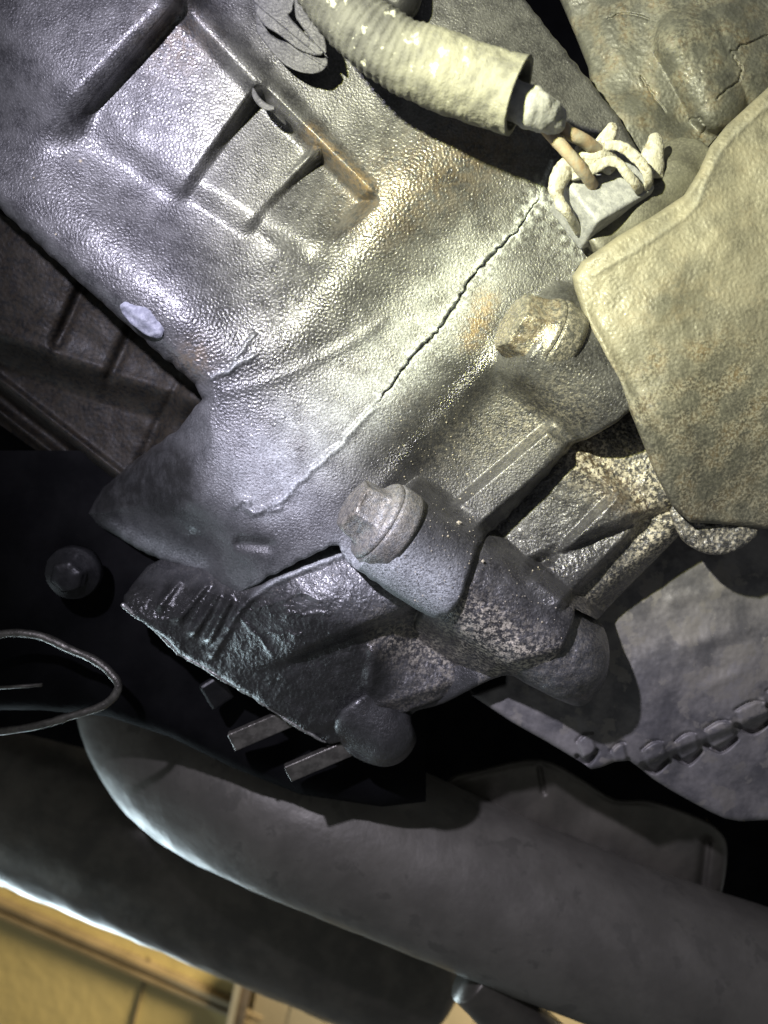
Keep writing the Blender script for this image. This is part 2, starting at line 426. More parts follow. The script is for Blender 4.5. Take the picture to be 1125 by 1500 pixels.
# ------------------------------------------------------------------ gearbox housing
ST = 1.3
X, Y = grid(-110, 1010, -110, 960, ST)
H = rbf(X, Y, [
    (-100, -100, 10), (0, -40, 24), (60, 50, 26), (160, -30, 34), (20, 130, 16), (-60, 120, 4), (-80, 230, 4), (0, 220, 12),
    (260, 20, 46), (215, 90, 36), (190, 150, 24), (155, 195, 12), (295, 120, 34), (330, 220, 10), (245, 265, -2), (400, 240, 4), (420, 320, -14),
    (150, 225, 4), (210, 270, -6), (270, 305, -16), (345, 335, -22), (410, 372, -22), (390, 430, -12), (300, 385, -4), (340, 420, -8), (360, 470, 0), (90, 200, 14),
    (60, 275, 22), (130, 340, 25), (200, 405, 25), (275, 468, 20), (335, 522, 6),
    (0, 300, 12), (80, 378, 8), (170, 462, 2), (240, 512, -2), (285, 555, -10), (-90, 260, 12),
    (380, 550, -4), (425, 495, 8), (480, 410, 22), (540, 330, 36), (600, 260, 46), (660, 200, 46), (740, 150, 38), (470, 350, 2), (490, 320, 6),
    (500, 250, 18), (540, 170, 14), (580, 160, 20), (620, 90, 26), (480, 60, 26), (700, 40, 26), (760, 60, 20), (850, 120, 10), (400, 20, 26), (320, -60, 30), (600, -60, 26),
    (470, 510, -6), (560, 420, 4), (640, 350, 12), (720, 260, 22), (800, 190, 22),
    (310, 620, -20), (400, 640, -14), (480, 600, -10), (560, 540, -8), (640, 440, -2), (720, 350, 8), (790, 270, 14), (860, 190, 12),
    (255, 640, -44), (200, 680, -130), (150, 720, -200), (330, 720, -26), (420, 720, -18), (270, 740, -58), (210, 735, -150), (150, 760, -210), (230, 790, -160), (290, 810, -116), (330, 790, -50), (360, 820, -48),
    (400, 815, -32), (470, 780, -20), (520, 700, -16), (590, 620, -16), (680, 520, -8), (780, 390, 4), (850, 300, 12),
    (560, 660, -22), (620, 700, -44), (650, 650, -42), (700, 590, -34), (760, 590, -22), (660, 740, -46), (900, 420, 4), (900, 540, -10), (960, 480, -10), (850, 600, -14), (640, 800, -34), (500, 830, -30),
])
# pad staircase left of the slanting rib: each step drops to the right, deepest next to the rib
_, rt, rside = seg(X, Y, (265, -2), (532, 280))          # rib line, + on its lower left
def step(Hh, a, b, drop, w, recover=0.0, l=150):
    d, t, s = seg(X, Y, a, b)                            # a at the rib, b at the lower end; s negative to the right of the photo
    L = math.hypot(b[0] - a[0], b[1] - a[1])
    fade = 1 - sstep(L * 0.55, L * 1.15, t)
    on = sstep(-6, 8, rside)
    prof = sstep(0, w, -s) * (1 - recover * sstep(w, l, -s))
    return Hh - drop * prof * fade * on
d_, t_, s_ = seg(X, Y, (258, -10), (62, 200))
H = H + 46 * (1 - sstep(-16, 52, -s_)) * (1 - sstep(190, 340, t_)) * sstep(-40, 0, rside + 30)
def pad(Hh, poly, h0, sa, sb, soft, L):
    """flat pad: h0 at its rib end, slope sa along it away from the rib, sb across it toward the lower right"""
    ox, oy = poly[0]; a_ = (X - ox) * -0.6 + (Y - oy) * 0.8; b_ = (X - ox) * 0.8 + (Y - oy) * 0.6
    P = h0 + sa * a_ + sb * b_
    m = sstep(-soft, soft, sdf(X, Y, poly)) * (1 - sstep(L - 34, L + 16, a_))
    return Hh + (P - Hh) * m
H = pad(H, [(470, 222), (545, 294), (400, 420), (320, 360)], -50, 0.29, 0.30, 13, 140)
H = pad(H, [(374, 126), (466, 214), (330, 380), (215, 330)], -14, 0.075, -0.05, 11, 178)
H = pad(H, [(268, 2), (388, 118), (228, 340), (60, 250)], 48, -0.145, -0.07, 12, 232)
# the rib itself
rd, rt2, _ = seg(X, Y, (250, -20), (532, 278))
rw = 21 - 5 * np.clip(rt2 / 390, 0, 1)
rib = 25 * np.exp(-(np.abs(rd) / rw) ** 2.7) * (1 - 0.35 * np.clip(rt2 / 390, 0, 1))
H = H + rib
# round bosses for the two long bolts
A1 = ((600, 802, 12), (700, 868, -14))
cap = capsule(X, Y, A1[0], A1[1], 71, 70, False)
_, bt, bs = seg(X, Y, A1[0], A1[1])
cap = cap - 200 * sstep(-44, -70, bt)
H = smax(H, cap, 34)
B2 = ((812, 504, -10), (945, 592, -52))
cap2 = capsule(X, Y, B2[0], B2[1], 84, 108, False); _, bt2, _ = seg(X, Y, *B2)
cap2 = cap2 - 150 * sstep(-14, -100, bt2)
H = smax(H, cap2, 46)
# lip of the flange: a ridge from boss to boss, and the rounded rib over the slot
d, p = pline(X, Y, curve([(560, 715), (620, 650), (690, 570), (735, 520)], 6)); H = H + 7 * bump(d, 19)
def barrib(a, b, half, soft, up):
    _, t, sd_ = seg(X, Y, a, b); L = math.hypot(b[0] - a[0], b[1] - a[1])
    return up * sstep(-soft, soft, half - np.abs(sd_)) * sstep(-26, 6, t) * sstep(-26, 6, L - t)
H = H + barrib((690, 752), (816, 646), 25, 9, 27)
# lump of filler at the lower left and little run of letters-like beads on it
d, p = pline(X, Y, [(345, 742), (352, 733), (364, 735), (362, 745), (372, 752), (384, 748)]); H = H + 4.5 * bump(d, 5)
d, p = pline(X, Y, [(395, 742), (402, 738), (398, 748), (410, 745)]); H = H + 3 * bump(d, 4)
d, p = pline(X, Y, [(352, 795), (392, 799)]); H = H - 9 * bump(d, 9)
# leak line below the crack, and creases on the shoulder
leak = jag([(545, 600), (500, 650), (455, 690), (405, 738)], 2.5, 5, 3); ld, lp = pline(X, Y, leak); H = H + 3.2 * bump(ld, 4.5)
crease = jag([(310, 553), (340, 540), (372, 520)], 2, 4, 4) ; cd1, _ = pline(X, Y, crease); H = H + 3 * bump(cd1, 4)
cd2, _ = pline(X, Y, jag([(335, 545), (352, 515), (372, 490)], 2, 4, 5)); H = H + 2.5 * bump(cd2, 3.5)
cd3, _ = pline(X, Y, curve([(330, 575), (420, 548), (520, 498), (560, 470)], 5)); H = H + 2.0 * bump(cd3, 9)
# outline
outA = [(-140, 165), (-40, 270), (0, 306), (60, 362), (110, 408), (180, 470), (236, 520), (286, 562), (296, 585), (262, 628), (200, 672), (150, 715), (128, 752), (140, 768),
        (205, 806), (255, 828), (292, 842), (318, 868), (345, 872), (392, 846), (440, 822), (482, 801), (497, 800), (508, 824), (560, 860), (600, 887), (624, 901), (640, 905), (655, 900), (669, 887), (680, 866), (687, 840),
        (700, 800), (708, 789), (740, 760), (790, 708), (832, 660), (842, 650), (868, 640), (900, 622), (932, 592), (1000, 540), (1000, 330), (905, 170), (880, 140), (845, 95), (800, 40), (770, 0), (700, -140), (-140, -140)]
edge = np.array(outA); sdA = sdf(X, Y, outA) + 0.6 * band(X.shape, ST, 26)
left = 1 - sstep(290, 360, X); low = left * sstep(590, 660, Y)
er = 7 + 17 * left + 48 * low + 10 * sstep(690, 720, X) * sstep(640, 660, Y)
H = H - rnd(sdA, er) * 1.25
# crack: a real groove, jagged, widest in the middle
crack = jag([(808, 236), (786, 296), (757, 338), (722, 372), (690, 408), (668, 446), (640, 486), (606, 520), (580, 556), (545, 600)], 1.5, 9, 11)
kd, kp = pline(X, Y, crack)
kw = 0.45 + 1.7 * np.sin(np.pi * np.clip(kp * 0.93 + 0.04, 0, 1)) ** 0.8 * (0.78 + 0.35 * np.clip(band(X.shape, ST, 34), -1.5, 1.5)) * sstep(0.12, 0.35, kp)
open_ = sstep(0.03, 0.15, kp) * (1 - sstep(0.93, 1.0, kp))
H = H + 0.6 * bump(kd, 12) * open_ - 13 * (1 - sstep(kw * 0.55, kw * 1.5, kd)) * open_
# grain of the sand casting
coarse = bump(pline(X, Y, [(350, 540), (470, 420), (580, 290), (680, 200)])[0], 95) + 0.5 * bump(pline(X, Y, [(60, 260), (200, 400), (340, 520)])[0], 60) + 0.6 * bump(np.hypot(X - 860, Y - 540), 110)
flatz = sstep(30, 90, (Y - 560) + (520 - X) * -0.25) * (1 - sstep(430, 560, X))
gr = 0.04 + 0.22 * np.clip(coarse, 0, 1) - 0.05 * flatz
H = H + gr * band(X.shape, ST, 6.4, 0.4) + (0.14 + 0.06 * np.clip(coarse, 0, 1)) * band(X.shape, ST, 5.0) + 0.08 * band(X.shape, ST, 42) + 0.2 * band(X.shape, ST, 140)
web = band(X.shape, ST, 20); veins = np.exp(-(web / 0.16) ** 2)
# stains, with shade and light painted in at the lower left corner
nz = 0.5 + 0.5 * band(X.shape, ST, 16); big = band(X.shape, ST, 60)
res = 0.55 * bump(kd, 12) * np.clip(nz, 0.1, 1.3) * open_ + 0.8 * bump(kd, 2.6) * (1 - sstep(0.28, 0.45, kp)) + 0.5 * bump(kd, 5) * open_ * np.clip(nz, 0, 1)
res += 0.55 * bump(ld, 4.0) + 0.35 * bump(cd1, 3.5) + 0.28 * bump(cd2, 3)
halo = bump(pline(X, Y, [(690, 400), (620, 490), (560, 560), (480, 620), (400, 700)])[0], 62)
res += halo * (0.30 + 0.45 * veins + 0.10 * big)
res += 0.16 * bump(np.hypot((X - 330) / 1.4, Y - 690), 110) * (1 + 0.4 * veins)
d, p = pline(X, Y, [(318, 868), (345, 872), (392, 846), (440, 822), (482, 801), (497, 800), (508, 824)]); res += 0.7 * bump(d, 3.5) + 0.12 * bump(d, 30)
res += 0.9 * bump(seg(X, Y, (175, 785), (285, 830))[0], 19) * (1 + 0.5 * veins)  # dried film, plus painted-in cool light on the rolled edge
res += 1.1 * bump(seg(X, Y, (545, 830), (630, 868))[0], 48)
res += 0.5 * bump(seg(X, Y, (800, 300), (850, 360))[0], 40) * nz * 0.6
rust = 0.6 * bump(seg(X, Y, (712, 440), (690, 500))[0], 17) + 0.6 * bump(seg(X, Y, (455, 195), (535, 278))[0], 13) + 0.35 * bump(np.hypot(X - 285, Y - 525), 26) + 0.2 * bump(np.hypot(X - 260, Y - 60), 50)
rust += 0.25 * bump(seg(X, Y, (560, 300), (720, 200))[0], 60)
wet = 0.9 * bump(pline(X, Y, [(600, 650), (680, 560), (720, 500)])[0], 40) + 0.7 * np.clip(coarse, 0, 1)
dirt = 0.35 * bump(seg(X, Y, (640, 640), (820, 600))[0], 50)
oil_shade = 0.7 * bump(seg(X, Y, (250, 745), (370, 800))[0], 38) + 1.3 * bump(seg(X, Y, (150, 715), (245, 690))[0], 56) + 0.75 * bump(seg(X, Y, (560, 690), (700, 530))[0], 30) + 0.6 * bump(seg(X, Y, (620, 700), (720, 600))[0], 55)  # oil, plus painted shade where the lower left corner rolls away
cl = lambda a: np.clip(a, 0, 1)
housing = thing('gearbox_housing', W(430, 420, -50), 'large oily grey gearbox casting with stepped pads, a slanting rib and a long jagged crack', 'gearbox')
HA = H; XA, YA = X, Y
relief('casting', X, Y, H, M_CAST, 0, sdA, -95, housing, dict(residue=cl(res), rust=cl(rust), wet=cl(wet), dirt=cl(dirt), oil_shade=cl(oil_shade)))

# pale plug on the left edge of the casting
plug_prof = [(0.0, 36, 0), (0.25, 36, 0), (0.5, 34, 0), (0.7, 29, 0), (0.86, 20, 0), (0.96, 9, 0), (1.0, 2, 0)]
sx, sy = grid(150, 260, 420, 520, 1.6)
u_ = ((sx - 207) * 0.76 + (sy - 468) * 0.65); v_ = (-(sx - 207) * 0.65 + (sy - 468) * 0.76)
sds = 24 - np.hypot(u_ * 0.62, np.where(v_ > 0, v_ * 1.6, v_)) + 0.5 * band(sx.shape, 1.6, 20)
hs = 13 * np.sqrt(np.clip(sds / 24, 0, 1)) + 6 * sstep(10, -4, v_) + 0.45 * band(sx.shape, 1.6, 12) + 1.5 * band(sx.shape, 1.6, 40) + 2
o = relief('sealant_dab', sx, sy, hs, M_SEAL, 2, sds, -20, housing); o['label'] = 'pale blue grey sealant dab on the left edge of the casting'

# the two long hexagon bolts
def bolt(name, a, b, rh, fl, seed, spin, label):
    """a: outer face centre, b: seat centre"""
    prof = [(0.0, rh * 0.30, 0), (0.0, rh * 0.62, 0), (0.015, rh * 0.80, 0.15), (0.05, rh * 0.93, 0.5), (0.10, rh * 1.0, 1), (0.3, rh * 1.05, 1), (0.50, rh * 1.10, 1), (0.58, rh * 1.14, 0.9), (0.66, rh * 1.20, 0.5),
            (0.73, fl * 0.90, 0.1), (0.80, fl * 0.955, 0), (0.88, fl * 0.97, 0), (0.91, fl * 0.95, 0), (0.94, fl * 1.0, 0), (1.05, fl * 1.02, 0), (1.5, fl * 1.0, 0)]
    P = []
    for i in range(len(prof) - 1):
        for k in range(3):
            t = k / 3; P.append(tuple(prof[i][j] + (prof[i + 1][j] - prof[i][j]) * t for j in range(3)))
    P.append(prof[-1])
    o = turned(name, a, b, P, M_BOLT, housing, 96, rough=1.1, rlam=13, seed=seed, spin=spin, )
    me = o.data; n = len(me.vertices); co = np.empty(n * 3, np.float32); me.vertices.foreach_get('co', co)
    o['label'] = label
    return o, P
def attr_fill(o, **kw):
    n = len(o.data.vertices)
    for k, v in kw.items():
        o.data.attributes.new(k, 'FLOAT', 'POINT').data.foreach_set('value', np.broadcast_to(np.float32(v), n).copy())
o, P = bolt('flange_bolt', (513, 736, 51), (560, 767, 34), 41, 62, 3, 0.35, 'hexagon bolt with blue grey dried fluid on its flats')
attr_fill(o, residue=np.repeat([0.32 if p[0] > 0.12 else 0.06 for p in P], 96), rust=0.12, dirt=0.3, wet=0.1)
o, P = bolt('flange_bolt', (747, 468, 40), (796, 498, 22), 45, 62, 8, 0.62, 'hexagon bolt with yellow brown rust on its flats')
attr_fill(o, residue=0.06, rust=np.repeat([0.12 if p[0] < 0.1 else 0.32 if p[0] < 0.75 else 0.05 for p in P], 96), dirt=0.35, wet=0.6)

# ------------------------------------------------------------------ lower casing beyond the joint
X, Y = grid(150, 1080, 540, 1110, 1.4)
H = rbf(X, Y, [
    (170, 880, -110), (205, 850, -150), (260, 880, -100), (300, 830, -150), (330, 900, -72), (280, 950, -96), (400, 880, -60), (480, 840, -50), (560, 850, -52),
    (420, 940, -66), (520, 905, -54), (600, 880, -52), (360, 1000, -104), (430, 1040, -112), (500, 1080, -124), (480, 990, -100), (540, 960, -98), (610, 930, -140), (680, 950, -150), (560, 1020, -130), (640, 1000, -146), (720, 990, -156),
    (450, 750, -120), (290, 790, -230), (600, 720, -120), (680, 690, -110), (205, 825, -230), (370, 800, -110), (715, 815, -96), (755, 765, -88), (790, 720, -76), (830, 690, -56), (720, 900, -90), (800, 800, -84), (850, 840, -88), (890, 680, -56), (940, 620, -44), (960, 700, -48), (1000, 760, -60), (900, 740, -66), (940, 790, -76), (880, 850, -96), (1000, 650, -40),
])
d, t, s = seg(X, Y, (405, 972), (622, 884)); stp = sstep(-8, 4, s) * sstep(-90, 20, t) * (1 - sstep(230, 260, t))
H = H + 14 * (1 - sstep(-10, 6, s)) * bump(np.minimum(s, 0), 90) * sstep(-60, 60, t) - 16 * bump(np.maximum(s, 0), 26) * sstep(0, 10, s) * sstep(-20, 60, t)
cap = capsule(X, Y, (690, 860, -24), (838, 964, -56), 68, 66, False); cap = cap - 300 * sstep(-28, -70, seg(X, Y, (690, 858), (838, 966))[1]); H = smax(H, cap, 9)
# rounded double rib beside the slot, bar strip to its right
H = H + barrib((806, 862), (914, 752), 30, 9, 30)
d, t, s = seg(X, Y, (858, 872), (972, 778)); H = H - 46 * sstep(2, 44, s) * sstep(-40, 20, t)
d, t, s = seg(X, Y, (545, 1034), (735, 972)); H = H - 18 * sstep(0, 22, s) * (1 - 0.0 * t)
d, t, s = seg(X, Y, (540, 1000), (548, 955)); H = H + 9 * bump(d, 10)
d, _ = pline(X, Y, curve([(835, 655), (880, 700), (930, 745), (985, 765), (1040, 758)], 6)); H = H + 13 * bump(d, 11)
# ribs of the dark neck at the lower left
for (a, b) in (((262, 905), (300, 858)), ((285, 925), (318, 872)), ((308, 935), (335, 880)), ((235, 885), (262, 850))):
    d, _, _ = seg(X, Y, a, b); H = H + 13 * bump(d, 7.5)
for (a, b) in (((380, 890), (440, 868)), ((440, 868), (470, 880)), ((420, 900), (480, 900)), ((395, 925), (440, 930)), ((350, 900), (400, 960))):
    d, _ = pline(X, Y, jag([a, b], 3, 5, int(a[0]))); H = H + 3.0 * bump(d, 3.2)
d, _ = pline(X, Y, curve([(500, 812), (440, 835), (392, 858), (352, 892), (330, 930), (312, 960)], 6)); H = H + 8 * bump(d, 6); seamd = d
outB = [(948, 545), (1030, 560), (1060, 780), (1000, 778), (985, 795), (930, 850), (874, 908), (843, 892), (838, 916), (826, 945), (804, 978), (771, 998), (742, 984), (690, 1006), (572, 1052), (545, 1044), (524, 1082), (482, 1090), (440, 1066), (380, 1028),
        (345, 1006), (300, 978), (262, 958), (248, 940), (200, 905), (180, 888), (182, 872), (215, 830), (290, 790), (450, 760), (600, 730), (680, 700), (760, 600), (830, 560)]
sdB = sdf(X, Y, outB) + 0.3 * band(X.shape, 1.4, 24)
_, _, se_ = seg(X, Y, (180, 890), (480, 1088))
H = H - 70 * np.clip(1 + se_ / 170, 0, 1.2) ** 1.3 * (1 - sstep(500, 620, X))
erB = 5 + 3 * (1 - sstep(500, 560, X)) * sstep(850, 900, Y)
H = H - rnd(sdB, erB) * 1.2
oily = (1 - sstep(500, 640, X)) * sstep(830, 900, Y)
H = H + (0.22 + 0.08 * oily) * band(X.shape, 1.4, 8) + 0.2 * band(X.shape, 1.4, 5) + (0.35 + 0.15 * oily) * band(X.shape, 1.4, 22) + 0.8 * band(X.shape, 1.4, 70)
veins = np.exp(-(band(X.shape, 1.4, 18) / 0.13) ** 2); nz = band(X.shape, 1.4, 30)
res = 0.75 * bump(seamd, 4) * sstep(310, 360, X) + 0.30 * bump(seg(X, Y, (480, 850), (570, 880))[0], 42) * (0.5 + veins) + 0.14 * bump(seg(X, Y, (350, 900), (450, 930))[0], 60) * veins
dirt = 0.9 * bump(seg(X, Y, (690, 900), (800, 975))[0], 34) + 0.75 * bump(seg(X, Y, (570, 935), (720, 960))[0], 38) + 0.9 * bump(pline(X, Y, [(850, 660), (900, 720), (960, 770)])[0], 42) + 0.7 * bump(seg(X, Y, (930, 630), (1000, 740))[0], 60) + 0.6 * bump(seg(X, Y, (860, 880), (970, 790))[0], 26) + 0.3 * bump(seg(X, Y, (545, 1040), (735, 990))[0], 20)
rust = 0.35 * bump(seg(X, Y, (850, 660), (930, 740))[0], 26)
wet = oily * 0.9 + 0.9 * bump(seg(X, Y, (810, 860), (916, 742))[0], 46)
dirt = dirt * (1 - 0.85 * bump(seg(X, Y, (790, 850), (900, 745))[0], 44))
oil_shade = 1.1 * oily * sstep(840, 930, Y + (X - 400) * -0.25 + 0 * nz) + 0.9 * bump(seg(X, Y, (200, 880), (330, 920))[0], 70) + 0.6 * bump(seg(X, Y, (420, 960), (520, 1000))[0], 70) - 0.8 * dirt
lower = thing('lower_casing', W(640, 880, -100), 'dusty lower gearbox casting bolted under the cracked one, with an oily dark left end', 'casing')
relief('casting', X, Y, H, M_CASTB, 0, sdB, -200, lower, dict(residue=cl(res), rust=cl(rust), wet=cl(wet), dirt=cl(dirt * (0.9 + 0.2 * nz)), oil_shade=cl(oil_shade)))
HB, XB, YB = H, X, Y
# thin lip, highlights painted in by its pale colour, along the casing's lower left edge
lip = curve([(178, 884, -158), (200, 903, -164), (232, 926, -170), (262, 957, -178), (300, 978, -184), (340, 1003, -190), (352, 1008, -192), (390, 1034, -196), (440, 1066, -202), (478, 1088, -206)], 9)
o = sweep('edge_lip', lip, [3.0 + 1.0 * math.sin(i * 0.37) + 0.6 * math.sin(i * 0.83) for i in range(len(lip))], M_LIP, lower, 10, True, 1.6, 9)
attr = None
o = block('bolt_tab', (382, 1068, -225), (112, 34, 14), -23, M_EDGE, lower, 2.5, (12, 0)); o['label'] = 'short flat metal tab with a bright end'
o = block('bolt_tab', (478, 1108, -235), (150, 32, 14), -23, M_EDGE, lower, 2.5, (14, 0)); o['label'] = 'longer dull metal tab below the bright one'
block('bolt_tab', (318, 1012, -235), (46, 60, 14), -20, M_BLACK, lower, 8, (30, 20))['label'] = 'small rounded dark tab behind the edge lip'

# ------------------------------------------------------------------ end cover: the third casting, rounded boss ends
X, Y = grid(480, 940, 850, 1150, 1.5)
H = -130 - 60 * (1 - sstep(600, 720, X))
H = smax(H, capsule(X, Y, (800, 940, -62), (830, 966, -70), 64, 62), 16)
H = smax(H, capsule(X, Y, (520, 1040, -180), (566, 1074, -185), 46, 44), 16)
outC = curve([(790, 870), (842, 884), (880, 912), (893, 955), (885, 1000), (856, 1033), (822, 1027), (775, 1004), (735, 990), (650, 1030), (604, 1046), (610, 1085), (588, 1116), (552, 1122), (505, 1096), (500, 1040), (640, 960), (740, 900)], 5, True)
outC = [tuple(p) for p in outC]
sdC = sdf(X, Y, outC)
H = H - rnd(sdC, 8) + 0.15 * band(X.shape, 1.5, 7) + 0.5 * band(X.shape, 1.5, 20) * (X > 720) + 1.0 * band(X.shape, 1.5, 60)
cover = relief('end_cover', X, Y, H, M_CASTB, 0, sdC, -240, None, dict(residue=0.1 + 0 * X, rust=0 * X, wet=0.4 * (X > 700), dirt=0.25 * (X > 700), oil_shade=0.9 * (X < 700) + 0.25 * (X > 700)))
tag(cover, 'rounded dark end cover peeping out past the dusty lower casing, boss tip at right', 'cover')
# half-round lug peeping out below the rusty block
X, Y = grid(960, 1130, 730, 840, 1.5)
outL = [tuple(p) for p in curve([(985, 740), (1060, 735), (1110, 770), (1098, 795), (1060, 812), (1025, 808), (995, 785)], 5, True)]
sdL = sdf(X, Y, outL)
H = 18 - 0.001 * (X - 1040) ** 2 - rnd(sdL, 9) + 0.5 * band(X.shape, 1.5, 8) + 1.2 * band(X.shape, 1.5, 24)
tag(relief('casting_lug', X, Y, H, M_CASTB, -45, sdL, -30, None, dict(residue=0 * X, rust=0 * X, wet=0 * X, dirt=0.5 + 0 * X)), 'half round dusty lug peeping out below the big tan corroded block', 'lug')

# ------------------------------------------------------------------ big corroded block at the right, nearest the lens
X, Y = grid(820, 1210, 80, 810, 1.5)
outD = [(838, 405), (852, 383), (905, 346), (960, 314), (1002, 286), (1024, 250), (1040, 214), (1064, 184), (1125, 128), (1200, 70), (1300, 70), (1300, 830), (1125, 775), (1060, 768), (1010, 765), (985, 742), (958, 690), (930, 620), (905, 560), (880, 512), (858, 470), (842, 425)]
sdD = sdf(X, Y, outD)
H = rbf(X, Y, [(840, 400, -6), (900, 380, 14), (1010, 320, 26), (1060, 250, 24), (1125, 170, 20), (1200, 100, 12), (900, 480, 8), (960, 560, 10), (1000, 640, -2), (1010, 740, -48), (1100, 420, 22), (1180, 420, 18), (1100, 600, -20), (1180, 620, -26), (1100, 740, -74), (1190, 760, -84)])
H = H - rnd(sdD, 10) * 1.4
ridge = curve([(868, 402), (930, 366), (985, 330), (1018, 302), (1036, 262), (1056, 222), (1090, 184), (1140, 142)], 6)
d, p = pline(X, Y, ridge); H = H + 2.6 * bump(d, 5)
d2, _ = pline(X, Y, [(870, 455), (935, 575), (1000, 690), (1060, 755)]); H = H - 3 * bump(d2, 10)
H = H + 0.2 * band(X.shape, 1.5, 8) + 0.35 * band(X.shape, 1.5, 30) + 1.8 * band(X.shape, 1.5, 130)
nz = band(X.shape, 1.5, 60)
lowb = sstep(430, 620, Y + 0.25 * (X - 950) + 14 * nz)
mud = (1 - lowb) * (0.75 + 0.1 * nz) - 0.55 * bump(np.hypot((X - 985) * 0.8, Y - 440), 42)
dirt = 0.25 + 0.75 * lowb * np.clip(0.6 + 0.5 * nz + 0.2 * band(X.shape, 1.5, 26) * sstep(420, 600, Y), 0.0, 1.0) - 0.6 * bump(np.hypot(X - 990, Y - 440), 45) + 0.2 * bump(d, 6)
rust = 0.10 + 0.12 * nz
tag(relief('corroded_block', X, Y, H, M_RUSTY, 60, sdD, -120, None, dict(residue=0.25 * bump(d, 5), rust=cl(rust), wet=0 * X, dirt=cl(dirt), mud=cl(mud))), 'big tan corroded metal block filling the right edge nearest the lens', 'metal block')

# ------------------------------------------------------------------ crusted sensor housing in the upper right corner
X, Y = grid(780, 1200, -90, 420, 1.5)
H = rbf(X, Y, [(790, -60, -60), (830, 20, -50), (860, 90, -30), (900, 60, -6), (960, 40, 10), (1040, 40, 30), (1120, 40, 10), (1000, 110, 14), (1080, 110, 26), (1150, 120, 0), (900, 150, -4), (960, 160, -2), (880, 220, 4), (950, 260, 20), (1020, 200, -6), (1060, 170, -4), (1100, 240, -20), (1000, 330, 10), (880, 320, 10), (1150, 300, -30)])
H = smax(H, capsule(X, Y, (930, 180, -30), (985, 225, -34), 52, 50), 14)
H = smax(H, capsule(X, Y, (1010, 60, 0), (1050, 150, -6), 52, 44), 18)
for pts in ([(938, 112), (950, 132), (975, 165)], [(1075, 82), (1087, 104)], [(950, 28), (915, 20), (890, 28)], [(1125, 52), (1085, 68), (1070, 78)], [(1026, 200), (1034, 186)], [(1010, 176), (1024, 172), (1032, 182)], [(1086, 104), (1078, 122), (1050, 145)]):
    d, _ = pline(X, Y, jag(pts, 2.2, 5, int(pts[0][0]))); H = H - 4.5 * (1 - sstep(0.6, 2.2, d))
sdE = sdf(X, Y, [(795, -130), (812, -20), (842, 50), (862, 100), (868, 150), (850, 210), (850, 300), (850, 420), (1260, 420), (1260, -130)])
H = H - rnd(sdE, 16) + 0.2 * band(X.shape, 1.5, 7) + 0.25 * band(X.shape, 1.5, 17) + 1.8 * band(X.shape, 1.5, 80)
nz = band(X.shape, 1.5, 50)
tag(relief('sensor_housing', X, Y, H, M_CRUST, -35, sdE, -120, None, dict(residue=0 * X, rust=cl(0.05 + 0.1 * nz), wet=0 * X, dirt=cl(0.30 + 0.3 * nz + 0.5 * bump(np.hypot(X - 1000, Y - 50), 70)))), 'lumpy brown crusted housing in the upper right corner behind the plug', 'sensor housing')

# ------------------------------------------------------------------ plug with its locking clip
plug = thing('wiring_plug', W(890, 300, 30), 'pale dusty wiring plug with a bent locking clip beside the tan block', 'plug')
block('plug_body', (880, 292, 48), (104, 78, 70), -34, M_PLUGG, plug, 6, (-8, 10), 1.0, 2, 4)
sweep('plug_collar', curve([(868, 372, 10), (905, 338, 20), (955, 300, 20), (990, 262, 10), (1004, 246, 0)], 8), [46 + 2 * math.sin(i * .7) for i in range(33)], M_RUSTY, plug, 32, True, 2.5, 18)
sweep('locking_clip', curve([(848, 338, 50), (833, 314, 84), (818, 292, 88), (815, 274, 90), (823, 254, 94), (834, 240, 96), (846, 250, 96), (848, 262, 95)], 7), [7] * 8 + [8] * 8 + [9, 10, 10, 11, 12, 12, 13, 13, 14, 14, 14, 14, 14, 14, 13, 13, 12, 12, 12, 11, 11, 11, 10, 10, 10, 10, 9, 9, 9, 9, 9, 9, 9, 9][:34], M_PLUG, plug, 18, True, 1.2, 12, 0.7)
sweep('plug_neck', curve([(842, 226, 90), (862, 226, 92), (882, 232, 92), (898, 246, 84)], 8), [9, 10, 12, 13, 15, 16, 17, 18, 18, 18, 18, 18, 18, 17, 17, 16, 16, 15, 15, 14, 13, 12, 11, 10, 9], M_PLUG, plug, 24, True, 2.6, 14, 0.8, 3)
sweep('clip_loop', curve([(852, 256, 104), (872, 246, 106), (890, 236, 108), (906, 240, 108), (918, 254, 106), (932, 271, 98), (938, 282, 76)], 7), 7, M_PLUG, plug, 18, True, 1.1, 9, 0.5)
sweep('clip_loop', curve([(886, 214, 102), (904, 213, 104), (920, 221, 104), (936, 236, 102), (948, 252, 100), (950, 268, 90), (944, 284, 66)], 7), 7, M_PLUG, plug, 18, True, 1.1, 9, 0.5)
sweep('clip_peak', curve([(880, 220, 86), (888, 205, 90), (896, 188, 92), (899, 180, 90)], 6), [15, 14.5, 14, 13.5, 13, 12, 11.5, 11, 10, 9.5, 9, 8.5, 8, 7.5, 7, 6, 5, 4, 2.5], M_PLUG, plug, 18, True, 1.4, 10, 0.6, 5)
sweep('clip_peak', curve([(952, 262, 56), (954, 240, 62), (958, 215, 64), (962, 196, 60)], 6), [20, 20, 19.5, 19, 18.5, 18, 17.5, 17, 16.5, 16, 15, 14.5, 14, 13, 12, 11, 9, 7, 4], M_PLUG, plug, 18, True, 1.6, 12, 0.6, 7)

